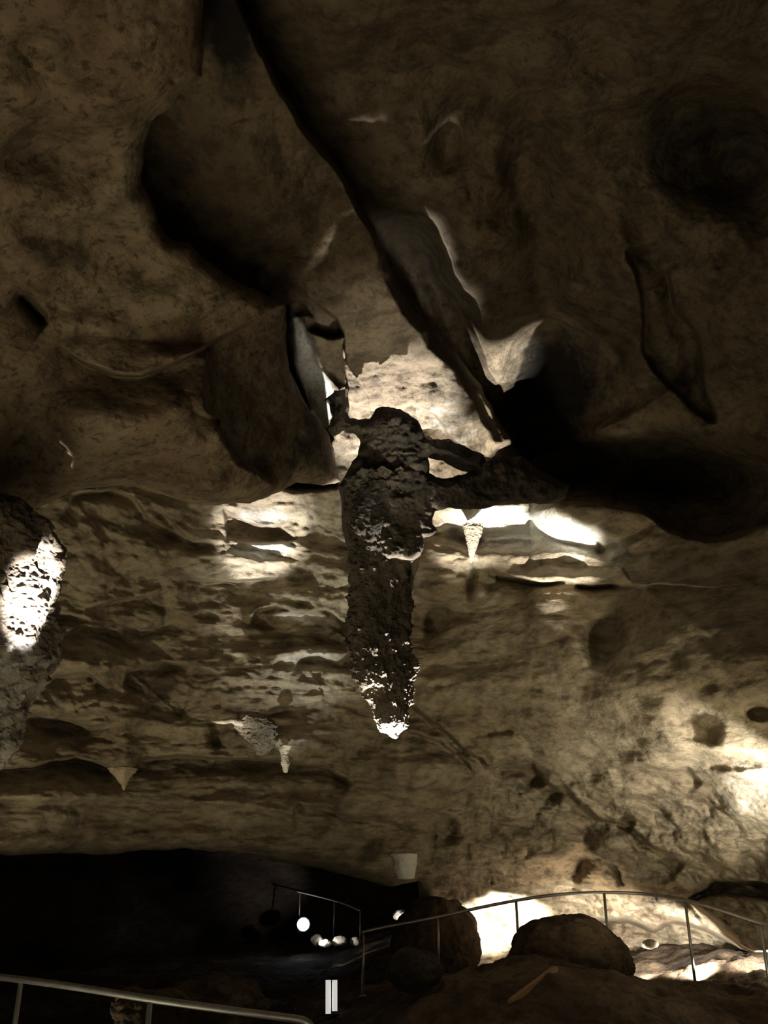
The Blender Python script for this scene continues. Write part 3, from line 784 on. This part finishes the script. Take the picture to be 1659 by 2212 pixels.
# plank and pale handrail bits on the floor
def box_between(name, a, b, w, h, mat, label, cat):
    a, b = Vector(a), Vector(b); L_ = (b - a).length
    bm = bmesh.new(); bmesh.ops.create_cube(bm, size=1)
    bmesh.ops.scale(bm, vec=(L_, w, h), verts=bm.verts); bmesh.ops.bevel(bm, geom=bm.edges[:], offset=min(w, h) * .2, segments=2, affect='EDGES')
    me = bpy.data.meshes.new(name); bm.to_mesh(me); bm.free()
    o = link(name, me, mat); o.location = (a + b) / 2
    o.rotation_euler = (b - a).to_track_quat('X', 'Z').to_euler()
    return tag(o, label, cat)
box_between('timber_plank', V(1102, 2166, fhit(1102, 2166) - 0.08), V(1200, 2092, fhit(1200, 2092) - 0.12), 0.07, 0.05, M_wood, 'orange-brown timber plank leaning on the ground before the big boulder', 'plank')

# ------------------------------------------------------------------ railings
def rail(name, top, posts, label, r=0.022, rp=0.019, mat=M_steel, base_h=None):
    """top: (px,py,D) along the handrail; posts: (px, py_top, py_bottom, D)"""
    P = [V(*t) for t in top]
    # smooth the polyline
    Q = []
    for i in range(len(P) - 1):
        p0, p1, p2, p3 = P[max(i - 1, 0)], P[i], P[i + 1], P[min(i + 2, len(P) - 1)]
        for k in range(8):
            t = k / 8
            Q.append(0.5 * ((2 * p1) + (p2 - p0) * t + (2 * p0 - 5 * p1 + 4 * p2 - p3) * t * t + (3 * p1 - p0 - 3 * p2 + p3) * t ** 3))
    Q.append(P[-1])
    root = empty(name, (P[0].x, P[0].y, P[0].z - 1.0)); tag(root, label, 'railing', 'steel walkway railings')
    del root['group']
    tube_mesh('handrail', Q, r, mat, root)
    for px, y0, y1, D in posts:
        a = V(px, y0, D); b = V(px, y1, D); b.x, b.y = a.x, a.y
        b.z = a.z - (V(px, y0, D) - V(px, y1, D)).length * 1.02
        po = tube_mesh('post', [a, b], rp, mat, root, 10)
        fo = tube_mesh('foot_plate', [b, b + Vector((0, 0, 0.012))], rp * 2.6, mat)
        fo.data.transform(Matrix.Translation(-root.location)); fo.parent = po
    return root
rail('steel_railing', [(780, 2014, 12.9), (830, 2003, 12.9), (900, 1990, 12.9), (960, 1978, 12.9), (1030, 1962, 12.9), (1100, 1948, 12.9), (1180, 1935, 12.9), (1260, 1929, 12.9), (1330, 1928, 12.9),
                       (1400, 1932, 12.9), (1480, 1944, 12.6), (1560, 1966, 12.0), (1640, 1992, 11.2), (1720, 2018, 10.6), (1800, 2045, 10.0)],
     [(785, 2014, 2150, 12.9), (945, 1982, 2110, 12.9), (1115, 1947, 2060, 12.95), (1305, 1930, 2110, 12.9), (1480, 1945, 2126, 12.6), (1642, 1992, 2195, 11.2)],
     'long curved steel railing crossing in front of the lit rocks at lower right')
rail('steel_railing', [(640, 1926, 24), (690, 1938, 24), (740, 1952, 24), (778, 1968, 24)],
     [(648, 1928, 2012, 24), (722, 1947, 2030, 24), (778, 1968, 2050, 24)],
     'faint distant steel railing beside the small blue-white lamp', 0.02, 0.02)
rail('steel_railing', [(-160, 2098, 7.6), (0, 2111, 7.2), (160, 2132, 6.8), (325, 2158, 6.4), (480, 2180, 6.1), (600, 2196, 5.95), (645, 2202, 5.9), (662, 2208, 5.88), (672, 2222, 5.88), (676, 2260, 5.88)],
     [(45, 2122, 2400, 7.1), (324, 2165, 2450, 6.4)],
     'nearest steel railing slanting across the bottom left corner', 0.022, 0.018)

# ------------------------------------------------------------------ lamps
def spot(loc, target, power, size=60, blend=0.5, radius=0.06, col=(1, 0.95, 0.86)):
    l = bpy.data.lights.new('flood_or_fill', 'SPOT'); l.energy = power; l.spot_size = math.radians(size); l.spot_blend = blend
    l.shadow_soft_size = radius; l.color = col
    o = bpy.data.objects.new('flood_or_fill', l); COL.objects.link(o)
    o.location = loc; o.rotation_euler = (Vector(target) - Vector(loc)).to_track_quat('-Z', 'Y').to_euler()
    return o
def floodlight(loc, target, label, s=0.16):
    """housing, cooling back and yoke of a floor flood, opening towards the target"""
    loc = Vector(loc); root = empty('floodlight', loc); tag(root, label, 'lamp')
    q = (Vector(target) - loc).to_track_quat('-Z', 'Y')
    bm = bmesh.new()
    r = bmesh.ops.create_cone(bm, cap_ends=True, cap_tris=False, segments=20, radius1=s * .75, radius2=s * .45, depth=s)
    bmesh.ops.delete(bm, geom=[f for f in bm.faces if len(f.verts) > 4 and f.normal.z < 0], context='FACES')
    me = bpy.data.meshes.new('housing'); bm.to_mesh(me); bm.free()
    h = link('housing', me, M_black, root); h.rotation_euler = q.to_euler(); h.location = q @ Vector((0, 0, s * .7))
    y = tube_mesh('yoke', [(-s * .85, 0, s * .3), (-s * .85, 0, -s * .9), (s * .85, 0, -s * .9), (s * .85, 0, s * .3)], s * .08, M_black); y.parent = root
    return root
WARM, COOL, NEU = (1, 0.83, 0.58), (0.86, 0.95, 1.0), (1, 0.96, 0.88)
def P3(px, py, D): return V(px, py, D)
#LIGHTS
# main flood on the floor beyond the pendant
m0 = P3(890, 2092, 10.6)
spot(m0, P3(840, 1000, 9.8), 15000, 19, 1.0, 0.05, (0.95, 0.97, 1.0))
floodlight(m0, P3(860, 965, 9.3), 'floor floodlight hidden behind the low black boulder')
# blazing wall behind the boulder
m1 = P3(1150, 2085, 13.4)
spot(m1, P3(1085, 1985, 15.2), 3000, 60, 0.8, 0.08, NEU)
floodlight(m1, P3(1060, 1985, 15.4), 'floor floodlight behind the big boulder facing the wall')
m2 = P3(925, 2085, 14.4)
spot(m2, P3(1080, 2090, 14.6), 200, 70, 0.7, 0.05, NEU)
# right edge wall light
m3 = P3(1740, 1800, 9.6)
spot(m3, P3(1665, 1690, 10.3), 450, 100, 0.9, 0.06, NEU)
floodlight(m3, P3(1665, 1690, 10.3), 'wall washer at the right edge under the glowing patch')
# right floor strip
for mx, my, mp in [(4.9, 11.6, 700), (4.0, 11.9, 500), (3.3, 12.2, 200)]:
    m4 = Vector((mx, my, fz(mx, my) + 0.2))
    spot(m4, m4 + Vector((0, 1.0, -0.12)), mp, 100, 0.6, 0.05, NEU)
# left column
m5 = P3(60, 2300, 4.7)
spot(m5, P3(68, 1235, 6.1), 20000, 7.5, 0.4, 0.05, (0.98, 0.96, 1.0))
# added warm fill spots, no such fixtures in view
WF = (1, 0.88, 0.6)
spot((-0.4, 1.0, 0.3), (-3.0, 6, 6.0), 200, 150, 1.0, 1.0, WF)
spot((-4.2, 2.4, 0.3), (-2.4, 4.2, 6.0), 70, 150, 1.0, 1.0, WF)
spot((3.6, 7.6, 0.7), (2.9, 12.0, 4.8), 420, 100, 1.0, 0.5, WF)
spot((-3.2, 7.4, 0.2), (-2.0, 10.0, 5.4), 300, 90, 1.0, 0.4, WF)
spot((-1.4, 2.2, 0.3), (2.2, 6.5, 8.0), 280, 130, 1.0, 1.0, (1, 0.84, 0.56))
spot((2.9, 12.7, 1.1), (2.6, 14.5, 2.4), 90, 150, 1.0, 0.2, (1, 0.82, 0.6))
spot((-2.2, 5.5, 0.3), (-1.8, 6.8, 5.0), 140, 100, 1.0, 0.6, WF)
spot((0.4, 1.5, 1.9), (1.2, 10, 0.6), 130, 34, 1.0, 0.2, WF)
spot((0.9, 3.0, 0.3), P3(840, 760, 9.0), 2000, 15, 1.0, 0.25, (1, 0.95, 0.84))
# added narrow beams from unseen spots onto the bright shelf and lit lens
for bx in (1.1, 1.95):
    spot((bx, 8.85, fz(bx, 8.85) + 0.12), (bx, 9.62, 6.0), 5200, 17, 0.6, 0.05, (1.0, 0.98, 0.93))
spot((-1.25, 7.7, 0.2), P3(566, 1160, 10.4), 5000, 13, 0.6, 0.05, (0.97, 0.97, 1.0))
spot((-0.9, 9.1, 0.3), P3(650, 1340, 10.7), 800, 36, 1.0, 0.05, (0.95, 1.0, 0.97))
spot((-1.6, 9.0, 0.3), P3(500, 1562, 10.3), 700, 8, 0.4, 0.04, (1, 1, 1))
# upward beam under the pendant
m6 = P3(862, 2262, 8.8)
spot(m6, P3(846, 1480, 8.05), 11000, 13.4, 0.7, 0.05, (1.0, 0.96, 0.9))
floodlight(m6, P3(840, 1500, 8.02), 'floor floodlight straight below the big pendant')
# flood behind the left mass, lighting the alcove
m7 = P3(650, 1010, 9.8)
spot(m7, P3(680, 820, 9.6), 1200, 120, 0.8, 0.05, (0.86, 0.95, 1.0))
floodlight(m7, P3(680, 820, 9.6), 'floodlight tucked behind the left rock mass in the alcove', 0.1)

# far lamps in the passage
def bulb(px, py, D, r, mat, label, power=0, col=NEU):
    c = V(px, py, D); root = empty('lamp', c); tag(root, label, 'lamp')
    bm = bmesh.new(); bmesh.ops.create_uvsphere(bm, u_segments=20, v_segments=12, radius=r)
    me = bpy.data.meshes.new('lens'); bm.to_mesh(me); bm.free()
    for p in me.polygons: p.use_smooth = True
    o = link('lens', me, mat, root)
    g = tube_mesh('housing', [(0, 0.3 * r, 0), (0, 2.2 * r, 0)], r * 1.15, M_black); g.parent = root
    return root
bulb(655, 1997, 23.5, 0.15, M_blue, 'distant round blue-white lamp glaring in the dark passage')
def far_rock(px, py, D, w, h, label, seed):
    c, s = bpx(px - w, px + w, py - h, py + h, D, w / F * D)
    return boulder('stone', c, s, M_pale, label, seed, 'stone', n=26, tone=0.6)
far_rock(684, 2030, 21.5, 12, 12, 'brightly lit stone in the passage, nearest the blue-white lamp', 31)
far_rock(702, 2038, 21.3, 12, 9, 'lit stone low in the passage, second from the blue-white lamp', 32)
far_rock(734, 2033, 21.5, 14, 11, 'dimly lit stone in the passage left of the railing post', 33)
far_rock(768, 2034, 21.6, 10, 10, 'faint stone in the passage hard by the railing post', 34)
far_rock(866, 1978, 21.0, 16, 13, 'small glaring white rock on the far slope beside the tall dark rock', 35)
spot(P3(666, 2018, 20.9), P3(730, 2042, 21.5), 60, 50, 0.8, 0.03, NEU)
spot(P3(866, 2000, 20.4), P3(866, 1980, 21), 30, 80, 0.8, 0.03, NEU)

# white twin tubes on the floor
tl = empty('marker_light', V(716, 2190, 13.2)); tag(tl, 'pair of short upright white light tubes standing on the dark floor', 'light')
for x, y0, y1 in [(709, 2117, 2192), (723, 2117, 2184)]:
    t = tube_mesh('tube', [V(x, y1, 13.2), V(x, y0, 13.2)], 0.036, M_tube, tl)
bs = tube_mesh('base', [V(716, 2194, 13.2), V(716, 2190, 13.2)], 0.11, M_black, tl)

# ------------------------------------------------------------------ world, camera
w = bpy.data.worlds.new('cave_dark'); SC.world = w; w.use_nodes = True
w.node_tree.nodes['Background'].inputs[0].default_value = (1.0, 0.8, 0.55, 1)
w.node_tree.nodes['Background'].inputs[1].default_value = 0.03
cam = bpy.data.cameras.new('camera'); co = bpy.data.objects.new('camera', cam); COL.objects.link(co)
co.location = CAM; co.rotation_euler = (math.radians(90) + PITCH, 0, 0)
cam.sensor_fit = 'VERTICAL'; cam.sensor_height = 36.0; cam.lens = F / 2212 * 36.0
cam.clip_end = 200; cam.clip_start = 0.05
SC.camera = co
SC.view_settings.view_transform = 'Standard'; SC.view_settings.look = 'None'
SC.view_settings.exposure = 0.0; SC.view_settings.gamma = 1.0; SC.view_settings.use_curve_mapping = False
